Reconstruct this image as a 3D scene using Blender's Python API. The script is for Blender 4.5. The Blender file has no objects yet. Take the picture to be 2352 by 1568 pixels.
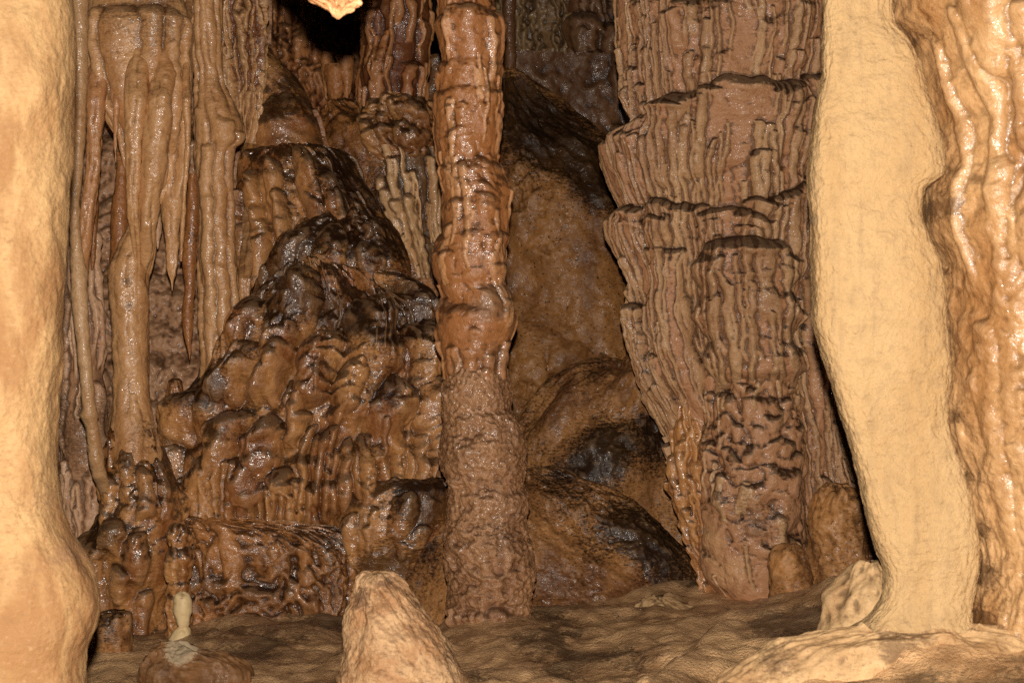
import bpy, math, random
import numpy as np

# ------------------------------------------------------------------ frame of reference
F = 3730.0          # focal length expressed in the units the survey points below use
CZ = 0.72           # height of the camera above the cave floor datum
def WP(px, py, D):
    return np.array([(px-1176.0)*D/F, D, CZ+(784.0-py)*D/F])

scene = bpy.context.scene
COL = scene.collection
for b in ('cycles',):
    scene.render.engine = 'CYCLES'

# ------------------------------------------------------------------ numeric noise
_tabs = {}
def _tab(seed):
    if seed not in _tabs:
        _tabs[seed] = np.random.RandomState(seed).rand(256, 256).astype(np.float32)
    return _tabs[seed]
def vn(x, y, seed=0):
    t = _tab(seed)
    xi = np.floor(x); yi = np.floor(y)
    fx = x-xi; fy = y-yi
    xi = xi.astype(np.int64); yi = yi.astype(np.int64)
    fx = fx*fx*fx*(fx*(fx*6-15)+10); fy = fy*fy*fy*(fy*(fy*6-15)+10)
    x0 = xi & 255; x1 = (xi+1) & 255; y0 = yi & 255; y1 = (yi+1) & 255
    a = t[y0, x0]; b = t[y0, x1]; c = t[y1, x0]; d = t[y1, x1]
    return (a+(b-a)*fx)*(1-fy)+(c+(d-c)*fx)*fy
def fbm(x, y, seed=0, octs=3, gain=0.5):
    s = 0; a = 1; n = 0
    for k in range(octs):
        t = 0.62+1.13*k+0.37*seed; c, q = math.cos(t), math.sin(t); f = 1.93**k
        s = s+a*vn((c*x-q*y)*f+k*17.3, (q*x+c*y)*f+k*9.1, seed+k); n += a; a *= gain
    return s/n
def sstep(a, b, x):
    t = np.clip((x-a)/(b-a), 0, 1); return t*t*(3-2*t)

# ------------------------------------------------------------------ relief: drips and tongues on an unrolled surface
class Relief:
    def __init__(s, U, Z, tou):
        s.U = U; s.Z = Z; s.A = np.zeros((len(Z), len(U)), np.float32); s.B = s.A.copy(); s.C = s.A.copy()
        s.tou = tou
    def drip(s, u0, z0, w, L, a, taper=0.5, fall=0.5, layer='A', wander=0.0, ut=None, lam=0.2, seed=0, head=1.0, flare=0.0, p=0.5, base=0.0):
        """a rounded head at (u0,z0) running down for L, w wide and a proud of the surface"""
        Z = s.Z; 
        idx = np.where((Z <= z0) & (Z >= z0-L))[0]
        if len(idx) < 2: return
        i0, i1 = idx.min(), idx.max()+1
        z = Z[i0:i1]; sd = z0-z
        r = np.random.RandomState(seed)
        ph = r.rand(4)*6.28; k1 = 2*math.pi/(0.10+0.15*r.rand()); k2 = 2*math.pi/(0.035+0.04*r.rand())
        uc = u0+wander*(np.sin(k1*sd+ph[0])-math.sin(ph[0])+0.35*(np.sin(k2*sd+ph[1])-math.sin(ph[1])))
        if ut is not None: uc = uc+(ut-u0)*(1-np.exp(-sd/lam))
        hr = w*head
        hs = np.sqrt(np.clip(1-(1-np.minimum(sd, hr)/hr)**2, 0, 1))
        t = sd/L
        md = min(1.0, 0.012/w)
        ww = w*(0.35+0.65*hs)*(1-taper*t+flare*t*t)*(1+0.14*md*np.sin(k2*sd+ph[2])+0.12*np.sin(k1*sd+ph[1]))
        aa = a*hs*(1-fall*t)*(1+0.08*md*np.sin(k2*1.3*sd+ph[3])+min(0.1, 0.001/a)*np.sin(k1*1.1*sd+ph[0]))
        e = sstep(0, 0.06, 1-t); ww = ww*(0.3+0.7*e); aa = aa*sstep(0, 0.22, 1-t)**0.7
        um = np.max(np.abs(ww)); lo = uc.min()-um; hi = uc.max()+um
        j = np.where((s.U >= lo) & (s.U <= hi))[0]
        if len(j) < 1: return
        j0, j1 = j.min(), j.max()+1
        du = (s.U[None, j0:j1]-uc[:, None])/ww[:, None]
        h = aa[:, None]*np.clip(1-du*du, 0, 1)**p + base*(np.abs(du) < 1)*hs[:, None]
        T = getattr(s, layer)
        T[i0:i1, j0:j1] = np.maximum(T[i0:i1, j0:j1], h)
    def field(s, n, w, a, L, seed, layer='A', zr=None, ur=None, taper=0.5, fall=0.5, wander=0.004, merge=0.0, p=0.5, flare=0.0, head=1.0):
        r = np.random.RandomState(seed)
        z0, z1 = zr if zr else (s.Z.min(), s.Z.max()+0.05)
        u0, u1 = ur if ur else (s.U.min()*0.62, s.U.max()*0.62)
        for k in range(n):
            q = 0.45+1.5*r.rand()**1.6
            ut = None; u = u0+(u1-u0)*r.rand(); z = z0+(z1-z0)*r.rand()
            if r.rand() < merge: ut = round(u/(w*5))*(w*5)+(r.rand()-.5)*w
            s.drip(u, z, w*q, L*(0.5+r.rand()), a*(0.6+0.7*r.rand()), taper, fall, layer, wander, ut, 0.06+0.12*r.rand(), seed*1000+k, head, flare, p)
    def lumps(s, px, py, rad, wl, a, seed=1, sy=1.0):
        u0, z0 = s.tou(px, py); rr = rad*s.k
        UU, ZZ = np.meshgrid(s.U, s.Z)
        m = np.exp(-((UU-u0)/rr)**2-((ZZ-z0)/(rr*sy))**2)
        wu = UU+wl*.6*fbm(UU/wl/2, ZZ/wl/2, seed+9, 2)
        n = np.sqrt(np.clip(fbm(wu/wl, ZZ/wl, seed, 2, .35)-.3, 0, 1))
        s.A += (m*a*n).astype(np.float32)

def _warp(s, amp):
    if amp <= 0: return
    du = np.median(np.diff(s.U)); dz = abs(np.median(np.diff(s.Z)))
    UU, ZZ = np.meshgrid(s.U, s.Z)
    a1 = fbm(UU/0.10, ZZ/0.13, 71, 2)-.5; a2 = fbm(UU/0.028, ZZ/0.036, 73, 2)-.5
    b1 = fbm(UU/0.07, ZZ/0.10, 75, 2)-.5; b2 = fbm(UU/0.022, ZZ/0.030, 77, 2)-.5
    nz, nu = UU.shape
    J = np.clip(np.arange(nu)[None, :]+(a1*2.6+a2*.9)*amp/du, 0, nu-1.001); I = np.clip(np.arange(nz)[:, None]+(b1*5+b2*1.4)*amp/dz, 0, nz-1.001)
    i0 = I.astype(int); j0 = J.astype(int); fi = (I-i0).astype(np.float32); fj = (J-j0).astype(np.float32)
    for k in 'ABC':
        T = getattr(s, k)
        if T.max() <= 0: continue
        setattr(s, k, (T[i0, j0]*(1-fj)+T[i0, j0+1]*fj)*(1-fi)+(T[i0+1, j0]*(1-fj)+T[i0+1, j0+1]*fj)*fi)
Relief.warp = _warp
# ------------------------------------------------------------------ mesh building
def blur(H, n):
    def b1(A, ax):
        c = np.cumsum(np.concatenate([np.repeat(A.take([0], ax), n+1, ax), A, np.repeat(A.take([-1], ax), n, ax)], ax).astype(np.float64), ax)
        L = A.shape[ax]
        return (c.take(np.arange(2*n+1, 2*n+1+L), ax)-c.take(np.arange(0, L), ax))/(2*n+1)
    for _ in range(2): H = b1(b1(H, 0), 1)
    return H
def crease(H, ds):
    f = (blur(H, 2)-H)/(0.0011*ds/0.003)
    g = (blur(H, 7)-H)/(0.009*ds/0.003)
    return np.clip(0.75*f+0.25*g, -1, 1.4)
def make_mesh(name, V, nz, nu, attrs, mat, closed=False, loc=None):
    me = bpy.data.meshes.new(name)
    V = V.reshape(-1, 3)
    if loc is None:
        m = V.mean(0); loc = np.array([m[0], m[1], V[:, 2].min()])
    V = (V-loc).astype(np.float32)
    i = np.arange(nz-1)[:, None]*nu; 
    if closed:
        j = np.arange(nu)[None, :]; j2 = (j+1) % nu
    else:
        j = np.arange(nu-1)[None, :]; j2 = j+1
    a = (i+j); b = (i+j2); c = (i+nu+j2); d = (i+nu+j)
    Q = np.stack([a, d, c, b], -1).reshape(-1, 4).astype(np.int32)
    me.vertices.add(len(V)); me.vertices.foreach_set('co', V.ravel())
    me.loops.add(Q.size); me.loops.foreach_set('vertex_index', Q.ravel())
    me.polygons.add(len(Q)); me.polygons.foreach_set('loop_start', np.arange(0, Q.size, 4, dtype=np.int32))
    me.polygons.foreach_set('loop_total', np.full(len(Q), 4, np.int32))
    me.update(calc_edges=True)
    me.polygons.foreach_set('use_smooth', np.ones(len(Q), bool))
    for k, v in attrs.items():
        at = me.attributes.new(k, 'FLOAT', 'POINT'); at.data.foreach_set('value', v.astype(np.float32).ravel())
    if mat: me.materials.append(mat)
    o = bpy.data.objects.new(name, me); COL.objects.link(o); o.location = [float(q) for q in loc]
    return o

def catmull(P, n):
    P = np.array(P, float)
    Q = np.vstack([2*P[0]-P[1], P, 2*P[-1]-P[-2]])
    d = np.maximum(np.hypot(np.diff(P[:, 0]), np.abs(np.diff(P[:, 1]))*0.5+np.abs(np.diff(P[:, 2]))*0.5), 1e-5)
    cum = np.concatenate([[0], np.cumsum(d)])
    t = np.linspace(0, cum[-1], n)
    k = np.clip(np.searchsorted(cum, t, 'right')-1, 0, len(P)-2)
    f = ((t-cum[k])/d[k])[:, None]
    lin = P[k]*(1-f)+P[k+1]*f
    p0, p1, p2, p3 = Q[k], Q[k+1], Q[k+2], Q[k+3]
    cr = 0.5*((2*p1)+(-p0+p2)*f+(2*p0-5*p1+4*p2-p3)*f**2+(-p0+3*p1-3*p2+p3)*f**3)
    return 0.55*cr+0.45*lin

SEED = [100]
STAINS = []
def stain_shade_at(V, spots):
    s = np.zeros(V.shape[:-1])
    for (px, py, D, r, amt) in spots:
        c = WP(px, py, D); rr = r*D/F
        dd = ((V-c)*np.array([1, 0.06, 1])/rr)
        s += amt*np.exp(-(dd**2).sum(-1))
    return s

def rock(name, D, prof, mat, parent=None, ratio=1.0, ds=0.003, rel=None, rough=(0.01, 0.12), dy=None, power=2.0, spots=(), seed=None, jag=0.0, jw=0.02, warp=0.004):
    """a free-standing body of dripstone: prof rows are (height, left, right), read at distance D"""
    SEED[0] += 7; seed = seed or SEED[0]
    k = D/F
    P = [(-(py), xl, xr) for py, xl, xr in prof]
    Lp = sum(math.hypot(P[i+1][0]-P[i][0], 0.5*(abs(P[i+1][1]-P[i][1])+abs(P[i+1][2]-P[i][2]))) for i in range(len(P)-1))*k
    nz = max(12, int(Lp/ds))
    R = catmull(P, nz)
    z = CZ+(784.0+R[:, 0])*k
    xl = (R[:, 1]-1176)*k; xr = (R[:, 2]-1176)*k
    cx = 0.5*(xl+xr); r = np.maximum(0.5*(xr-xl), 0.0004)
    Rm = float(np.percentile(r, 70))
    ker = max(3, int((0.09 if Rm > 0.12 else 0.004)/ds)); xk = np.arange(-2*ker, 2*ker+1); gk = np.exp(-(xk/ker)**2); gk /= gk.sum()
    rsm = np.convolve(np.pad(r, 2*ker, mode='edge'), gk, 'valid'); rsm = r*np.clip(rsm/r, 0.75, 1.3)
    cxs = np.convolve(np.pad(cx, 2*ker, mode='edge'), gk, 'valid'); cxs = cx+np.clip(cxs-cx, -0.3*r, 0.3*r)
    nf = max(16, int(2*1.75*Rm/ds)); nb = max(6, int(nf*0.18))
    th = np.concatenate([np.linspace(-1.75, 1.75, nf), np.linspace(1.75, 2*math.pi-1.75, nb+2)[1:-1]])
    thw = (th+math.pi) % (2*math.pi)-math.pi
    o = np.argsort(thw); th = thw[o]
    U = th*Rm
    # the relief wants monotonically falling z: use path length as its height coordinate
    sl = np.concatenate([[0], np.cumsum(np.hypot(np.diff(z), np.diff(r)))]); Zc = z[0]-sl
    def tou(px, py):
        kk = int(np.argmin(np.abs(R[:, 0]+py))); q = ((px-1176)*k-cx[kk])/r[kk]
        return math.asin(max(-0.98, min(0.98, q)))*Rm, Zc[kk]
    rf = Relief(U, Zc, tou); rf.k = k; rf.Rm = Rm
    UU, ZZ = np.meshgrid(U, Zc)
    if rel: rel(rf); rf.warp(warp)
    ra, rw = rough
    n = (fbm(UU/rw+seed*1.7, ZZ/rw+seed*2.3, seed % 50, 4, 0.5)-0.5)*2*ra
    if jag: n = n+(fbm(UU/jw+3, ZZ/jw+seed, seed % 50+5, 3, 0.6)-0.5)*jag
    edge = sstep(math.pi, math.pi-0.5, np.abs(th))[None, :]
    shr = np.minimum(1, r/(0.25*Rm))[:, None]
    H = rf.A+rf.B+rf.C
    Hm = float(np.mean(H[:, (np.abs(th) > 1.25) & (np.abs(th) < 1.75)]))
    H = ((H-Hm)+n)*edge*shr
    c, s_ = np.cos(th)[None, :], np.sin(th)[None, :]
    if power != 2.0:
        c2 = np.sign(c)*np.abs(c)**(2/power); s2 = np.sign(s_)*np.abs(s_)**(2/power)
    else: c2, s2 = c, s_
    ry = rsm[:, None]*ratio
    dyv = np.zeros(nz) if dy is None else np.interp(-R[:, 0], [q[0] for q in dy], [q[1] for q in dy])
    rx = np.where(s2 > 0, np.maximum(xr-cxs, 0.1*r)[:, None], np.maximum(cxs-xl, 0.1*r)[:, None])
    rx = rsm[:, None]+(rx-rsm[:, None])*np.abs(s2)**1.6
    X = cxs[:, None]+rx*s2+H*s_
    Y = D+dyv[:, None]-ry*c2-H*c
    slope = np.gradient(rsm)/np.maximum(np.abs(np.gradient(sl)), 1e-6)
    Zv = z[:, None]+H*0.85*slope[:, None]+np.zeros_like(X)
    V = np.stack([X, Y, Zv], -1)
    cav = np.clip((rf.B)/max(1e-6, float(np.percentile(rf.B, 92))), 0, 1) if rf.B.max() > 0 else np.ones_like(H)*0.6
    st = stain_shade_at(V, spots)
    ob = make_mesh(name, V, nz, len(th), {'cav': cav, 'stain_shade': st, 'crease': crease(H, ds)}, mat, closed=True)
    if parent: ob.parent = parent; ob.location = ob.location-parent.location
    return ob

def sheet(name, xr, yr, Dfun, mat, parent=None, ds=0.004, rel=None, rough=(0.02, 0.2), spots=(), seed=None, jag=0.0):
    """an upright wall of rock; Dfun gives its distance"""
    SEED[0] += 7; seed = seed or SEED[0]
    D0 = float(Dfun(np.array(0.5*(xr[0]+xr[1])), np.array(0.5*(yr[0]+yr[1])))); k = D0/F
    nu = int((xr[1]-xr[0])*k/ds); nz = int((yr[1]-yr[0])*k/ds)
    px = np.linspace(xr[0], xr[1], nu); py = np.linspace(yr[0], yr[1], nz)
    U = (px-1176)*k; Z = CZ+(784-py)*k
    rf = Relief(U, Z, lambda a, b: ((a-1176)*k, CZ+(784-b)*k)); rf.k = k; rf.Rm = 1
    if rel: rel(rf); rf.warp(0.01)
    PX, PY = np.meshgrid(px, py); UU, ZZ = np.meshgrid(U, Z)
    n = (fbm(UU/rough[1]+seed, ZZ/rough[1], seed % 50, 4)-0.5)*2*rough[0]
    if jag: n = n+(fbm(UU/0.03, ZZ/0.03, seed % 50+5, 3, 0.6)-0.5)*jag
    H = rf.A+rf.B+rf.C+n
    V = np.stack([UU, Dfun(PX, PY)-H, ZZ], -1)
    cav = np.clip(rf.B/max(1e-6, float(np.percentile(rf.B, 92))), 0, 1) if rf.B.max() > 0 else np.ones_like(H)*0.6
    ob = make_mesh(name, V, nz, nu, {'cav': cav, 'stain_shade': stain_shade_at(V, spots), 'crease': crease(H, ds)}, mat)
    if parent: ob.parent = parent; ob.location = ob.location-parent.location
    return ob

def thing(name, px, py, D, label, cat, group=None):
    o = bpy.data.objects.new(name, None); COL.objects.link(o)
    o.location = WP(px, py, D); tag(o, label, cat, group); o.empty_display_size = 0.05
    return o
def tag(o, label=None, cat=None, group=None, kind=None):
    if label: o['label'] = label
    if cat: o['category'] = cat
    if group: o['group'] = group
    if kind: o['kind'] = kind
    return o

# ------------------------------------------------------------------ materials
def lin(c):
    return tuple(((v/255)/12.92 if v/255 <= 0.04045 else (((v/255)+0.055)/1.055)**2.4) for v in c)+(1,)
def rockmat(name, a, b, dark, recess=None, up=0.7, darkamt=0.5, spec=0.5, rgh=0.3, bump=1.0, stretch=(1, 1, 0.35), scale=1.0,
            ripple=0.5, grain=0.3, speck=0.0, patch=6.0, stainc=None, upthr=(0.15, 0.75), wetvar=0.2, streak=0.0, crease_shade=0.6, mott=0.4, wet=0.8, palec=None, deep=1.3, spks=260):
    m = bpy.data.materials.new(name); m.use_nodes = True
    nt = m.node_tree; N = nt.nodes; Lk = nt.links
    for n in list(N): N.remove(n)
    out = N.new('ShaderNodeOutputMaterial'); bs = N.new('ShaderNodeBsdfPrincipled'); Lk.new(bs.outputs[0], out.inputs[0])
    tc = N.new('ShaderNodeTexCoord')
    def mapping(sc):
        mp = N.new('ShaderNodeMapping'); mp.inputs['Scale'].default_value = sc; Lk.new(tc.outputs['Object'], mp.inputs[0]); return mp.outputs[0]
    def noise(v, s, det=4, rg=0.55, dist=0.0):
        n = N.new('ShaderNodeTexNoise'); n.inputs['Scale'].default_value = s; n.inputs['Detail'].default_value = det
        n.inputs['Roughness'].default_value = rg; n.inputs['Distortion'].default_value = dist; Lk.new(v, n.inputs['Vector']); return n.outputs[0]
    def ramp(v, p0, p1):
        n = N.new('ShaderNodeMapRange'); n.interpolation_type = 'SMOOTHSTEP'; Lk.new(v, n.inputs[0])
        n.inputs[1].default_value = p0; n.inputs[2].default_value = p1; return n.outputs[0]
    def mth(op, x, y=None, cl=False):
        n = N.new('ShaderNodeMath'); n.operation = op; n.use_clamp = cl
        for i, v in enumerate((x, y)):
            if v is None: continue
            if isinstance(v, (int, float)): n.inputs[i].default_value = v
            else: Lk.new(v, n.inputs[i])
        return n.outputs[0]
    def mix(f, x, y):
        n = N.new('ShaderNodeMix'); n.data_type = 'RGBA'
        if isinstance(f, (int, float)): n.inputs[0].default_value = f
        else: Lk.new(f, n.inputs[0])
        for i, v in ((6, x), (7, y)):
            if isinstance(v, tuple): n.inputs[i].default_value = v
            else: Lk.new(v, n.inputs[i])
        return n.outputs[2]
    def attr(nm):
        n = N.new('ShaderNodeAttribute'); n.attribute_name = nm; return n.outputs['Fac']
    iso = mapping((1, 1, 1)); st = mapping(stretch); hz = mapping((1, 1, 5)); vt = mapping((1, 1, 0.12))
    dp = lambda c: tuple((v**deep)*1.04 for v in c[:3])+(1,)
    A, B, Dk = dp(lin(a)), dp(lin(b)), dp(lin(dark))
    m1 = noise(mapping((1, 1, 1.7)), 120*scale, 5, 0.7); m2 = noise(hz, 75*scale, 4, 0.65, 0.3)
    n1 = noise(st, patch*scale, 5, 0.6, 0.4)
    col = mix(ramp(n1, 0.38, 0.62), A, B)
    n2 = noise(iso, 45*scale, 5, 0.65)
    col = mix(mth('MULTIPLY', ramp(n2, 0.45, 0.75), 0.45), col, mix(0.5, Dk, B))
    col = mix(mth('MULTIPLY', ramp(m1, 0.50, 0.72), mott), col, mix(0.6, B, Dk))
    col = mix(mth('MULTIPLY', ramp(m2, 0.52, 0.70), mott*0.8), col, mix(0.45, B, Dk))
    col = mix(mth('MULTIPLY', ramp(m1, 0.46, 0.30), mott*0.5), col, mix(0.25, A, (0.85, 0.68, 0.5, 1)))
    if streak:
        ns = noise(vt, 60*scale, 4, 0.6)
        col = mix(mth('MULTIPLY', ramp(ns, 0.5, 0.72), streak), col, Dk)
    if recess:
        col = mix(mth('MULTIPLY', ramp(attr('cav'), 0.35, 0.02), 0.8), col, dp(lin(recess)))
    # grime gathers on whatever faces up, and in patches
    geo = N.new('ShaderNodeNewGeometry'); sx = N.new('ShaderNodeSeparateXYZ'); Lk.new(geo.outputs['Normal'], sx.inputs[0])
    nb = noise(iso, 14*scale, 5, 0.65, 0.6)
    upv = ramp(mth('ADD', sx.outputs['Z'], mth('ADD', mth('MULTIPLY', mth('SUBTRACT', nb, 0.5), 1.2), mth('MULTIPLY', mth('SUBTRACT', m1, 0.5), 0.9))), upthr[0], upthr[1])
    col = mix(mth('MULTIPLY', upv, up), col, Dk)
    nd = noise(st, 3.4*scale, 6, 0.62, 0.7)
    nfine = noise(hz, 30*scale, 5, 0.7)
    fac = mth('ADD', mth('ADD', mth('MULTIPLY', attr('stain_shade'), 0.8), nd), mth('ADD', mth('MULTIPLY', mth('SUBTRACT', nfine, 0.5), 0.7), mth('MULTIPLY', mth('SUBTRACT', m1, 0.5), 1.1)))
    col = mix(mth('MULTIPLY', ramp(fac, 0.68-0.3*darkamt, 1.02-0.3*darkamt), min(1.0, 0.55+darkamt*0.5)), col, lin(stainc) if stainc else Dk)
    pl = lin(palec) if palec else tuple(min(0.9, v*1.15) for v in A[:3])+(1,)
    pf = mth('ADD', mth('MULTIPLY', attr('stain_shade'), -1.0), mth('ADD', mth('MULTIPLY', mth('SUBTRACT', m1, 0.5), 1.0), mth('MULTIPLY', mth('SUBTRACT', nb, 0.5), 0.9)))
    col = mix(mth('MULTIPLY', ramp(pf, 0.25, 0.6), 0.6), col, pl)
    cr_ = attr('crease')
    col = mix(mth('MULTIPLY', ramp(cr_, 0.3, 1.35), crease_shade), col, mix(0.45, Dk, lin((18, 10, 6))))  # shade painted into the creases, since frontal flash flattens the relief
    col = mix(mth('MULTIPLY', ramp(cr_, -0.1, -0.9), 0.18), col, mix(0.4, A, (0.7, 0.5, 0.32, 1)))  # ridges painted lighter to bring out the same relief
    if speck:
        sp = noise(iso, spks*scale, 2, 0.5); col = mix(mth('MULTIPLY', ramp(sp, 0.62, 0.7), speck), col, Dk)
    Lk.new(col, bs.inputs['Base Color'])
    rv = ramp(noise(iso, 22, 4, 0.6), 0.35, 0.7)
    Lk.new(mth('ADD', mth('MULTIPLY', rv, wetvar), rgh+0.12-wetvar*0.4), bs.inputs['Roughness'])
    bs.inputs['Specular IOR Level'].default_value = spec*0.55
    # relief finer than the mesh
    hb = noise(mapping((1, 1, 2.6)), 34, 3, 0.5)
    hi = noise(iso, 80, 4, 0.6)
    hf = noise(iso, 210, 3, 0.6)
    cw = noise(mapping((1, 1, 1.6)), 38, 3, 0.5)
    hgt = mth('ADD', mth('ADD', mth('MULTIPLY', hb, ripple*0.40), mth('MULTIPLY', hi, 0.45)), mth('MULTIPLY', hf, 0.04+grain*0.16))
    bp = N.new('ShaderNodeBump'); bp.inputs['Strength'].default_value = 1.0; bp.inputs['Distance'].default_value = 0.008*bump
    if wet > 0:
        bc = N.new('ShaderNodeBump'); bc.inputs['Distance'].default_value = 0.010; Lk.new(cw, bc.inputs['Height'])
        Lk.new(bc.outputs[0], bs.inputs['Coat Normal']); bs.inputs['Coat Roughness'].default_value = 0.16
        Lk.new(mth('MULTIPLY', ramp(noise(iso, 12, 4, 0.6), 0.40, 0.58), wet), bs.inputs['Coat Weight'])
    Lk.new(hgt, bp.inputs['Height']); Lk.new(bp.outputs[0], bs.inputs['Normal'])
    return m

M = {}
M['curtain'] = rockmat('cream_dripstone', (222,178,132), (196,148,102), (84,48,26), recess=(150,96,62), up=0.55, darkamt=0.1, rgh=0.24, spec=0.8, ripple=1.0, stretch=(1,1,0.15), crease_shade=0.45, mott=0.22, deep=1.3)
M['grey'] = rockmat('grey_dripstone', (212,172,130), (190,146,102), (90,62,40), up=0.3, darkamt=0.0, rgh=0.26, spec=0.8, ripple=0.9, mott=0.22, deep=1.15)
M['pink'] = rockmat('pink_dripstone', (212,162,118), (194,146,102), (90,50,28), up=0.3, darkamt=0.05, rgh=0.24, spec=0.8, ripple=0.8, crease_shade=0.45, mott=0.22)
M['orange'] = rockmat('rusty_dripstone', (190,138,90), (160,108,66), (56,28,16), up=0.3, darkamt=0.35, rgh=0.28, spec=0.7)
M['brown'] = rockmat('honey_brown_flowstone', (208,158,106), (164,112,68), (50,29,16), up=0.85, darkamt=0.36, rgh=0.25, spec=0.8, ripple=0.9, upthr=(0.0, 0.45), patch=9, crease_shade=0.34, wet=1.0)
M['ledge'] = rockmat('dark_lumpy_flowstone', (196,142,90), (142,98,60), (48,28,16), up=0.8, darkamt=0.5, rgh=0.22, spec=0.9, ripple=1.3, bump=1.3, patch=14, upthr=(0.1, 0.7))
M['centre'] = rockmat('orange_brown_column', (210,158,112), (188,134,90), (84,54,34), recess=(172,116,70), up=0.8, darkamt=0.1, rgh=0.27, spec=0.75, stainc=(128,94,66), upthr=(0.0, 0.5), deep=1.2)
M['popcorn'] = rockmat('granular_column', (180,136,98), (150,108,76), (70,44,28), up=0.6, darkamt=0.3, rgh=0.32, spec=0.8, grain=2.4, ripple=0.2, wet=0.5, mott=0.2, crease_shade=0.3, deep=1.2)
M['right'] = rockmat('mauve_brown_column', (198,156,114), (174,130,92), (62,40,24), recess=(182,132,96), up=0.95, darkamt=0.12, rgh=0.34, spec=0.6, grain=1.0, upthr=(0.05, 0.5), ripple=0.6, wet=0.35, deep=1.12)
M['back'] = rockmat('far_reddish_rock', (204,150,100), (180,122,78), (66,38,24), recess=(120,70,44), up=0.7, darkamt=0.25, rgh=0.3, spec=0.7, stretch=(1,1,0.2))
M['backgrey'] = rockmat('far_grey_rock', (176,146,108), (150,116,82), (60,44,32), up=0.6, darkamt=0.2, rgh=0.25, spec=0.9, stretch=(1,1,0.2))
M['backbrown'] = rockmat('far_brown_rock', (152,112,78), (126,90,62), (50,32,22), up=0.7, darkamt=0.25, rgh=0.3, spec=0.7, stretch=(1,1,0.2))
M['wall'] = rockmat('pinkish_back_wall', (234,190,152), (208,158,122), (90,60,40), recess=(190,144,108), up=0.6, darkamt=0.15, rgh=0.3, spec=0.6, wet=0.5, deep=1.15)
M['dome'] = rockmat('smooth_dark_dome', (188,140,90), (140,98,60), (30,19,12), up=0.5, darkamt=0.55, rgh=0.36, spec=0.55, ripple=1.0, bump=0.7, speck=0.85, patch=5, stretch=(1,1,0.6), upthr=(0.35, 1.0), crease_shade=0.25, mott=0.85, wet=0.25, spks=120)
M['domelow'] = rockmat('umber_dome', (184,136,88), (126,86,54), (30,19,12), up=0.25, darkamt=0.68, rgh=0.36, spec=0.5, ripple=1.0, bump=0.75, speck=0.6, patch=6, stretch=(1,1,0.8), upthr=(0.4, 1.1), crease_shade=0.3, mott=0.8, wet=0.3, spks=120, deep=1.2)
M['pale'] = rockmat('pale_weathered_rock', (186,158,122), (150,120,88), (70,48,34), recess=(120,88,60), up=0.8, darkamt=0.3, rgh=0.3, spec=0.7, jag=None) if False else rockmat('pale_weathered_rock', (202,164,120), (160,120,82), (66,42,26), recess=(100,68,42), up=0.8, darkamt=0.4, rgh=0.3, spec=0.8)
M['foot'] = rockmat('pale_fluted_foot', (230,186,138), (196,148,102), (70,44,26), recess=(84,56,34), up=0.8, darkamt=0.15, rgh=0.3, spec=0.8, deep=1.15)
M['cream'] = rockmat('cream_column_stone', (186,152,108), (174,138,94), (120,100,80), up=0.1, darkamt=0.05, rgh=0.62, spec=0.25, ripple=0.9, bump=1.1, grain=1.5, streak=0.25, stretch=(1,1,0.2), stainc=(150,124,96), crease_shade=0.04, mott=0.06, speck=0.2, spks=100, wet=0.0, deep=1.0)
M['tan'] = rockmat('tan_matt_stone', (176,140,96), (146,106,68), (130,96,66), up=0.3, darkamt=0.3, rgh=0.6, spec=0.3, ripple=0.2, bump=0.8, grain=1.2, patch=14, stainc=(140,104,76), crease_shade=0.2, mott=0.5, wet=0.0, speck=0.35, deep=1.0, spks=110)
M['caramel'] = rockmat('caramel_wet_stone', (198,158,112), (164,120,76), (70,42,22), recess=(150,100,54), up=0.6, darkamt=0.22, rgh=0.28, spec=0.9, ripple=0.6, bump=0.9, patch=7, crease_shade=0.35, mott=0.3, wet=0.55, deep=1.1)
M['cone'] = rockmat('pink_tan_cone_stone', (208,166,122), (180,132,90), (96,66,46), up=0.4, darkamt=0.3, rgh=0.5, spec=0.4, ripple=0.3, bump=0.9, grain=1.2, patch=16, deep=1.0, mott=0.5, wet=0.0, crease_shade=0.3, stretch=(1,1,1))
M['tip'] = rockmat('wet_tip_stone', (220,160,110), (210,150,104), (140,90,56), up=0.0, darkamt=0.0, rgh=0.3, spec=0.8, bump=0.8, grain=1.0, deep=1.0)
M['floor'] = rockmat('cave_floor_stone', (216,174,128), (168,128,90), (66,48,34), up=0.0, darkamt=0.5, rgh=0.30, spec=0.8, ripple=0.3, grain=3.0, bump=1.0, patch=9, stretch=(1,1,1), speck=0.5, crease_shade=0.3, wet=0.6, deep=1.08)
M['floorpale'] = rockmat('pale_floor_stone', (190,154,110), (164,126,86), (84,60,42), up=0.1, darkamt=0.2, rgh=0.55, spec=0.35, grain=1.0, bump=0.6, patch=9, stretch=(1,1,1), speck=0.4, wet=0.0, deep=1.0)
M['bone'] = rockmat('bone_white_stone', (226,196,148), (212,176,124), (130,100,70), up=0.1, darkamt=0.0, rgh=0.45, spec=0.4, bump=0.3, mott=0.1, wet=0.1, deep=1.0)
M['slab'] = rockmat('streaked_slab', (150,112,76), (110,80,54), (48,34,26), up=0.1, darkamt=0.3, rgh=0.5, spec=0.4, ripple=0.2, bump=0.4, stainc=(180,160,130), crease_shade=0.2, wet=0.1)
M['void'] = rockmat('far_cave_rock', (60,42,30), (46,32,22), (24,16,12), rgh=0.6, wet=0.0)

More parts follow.
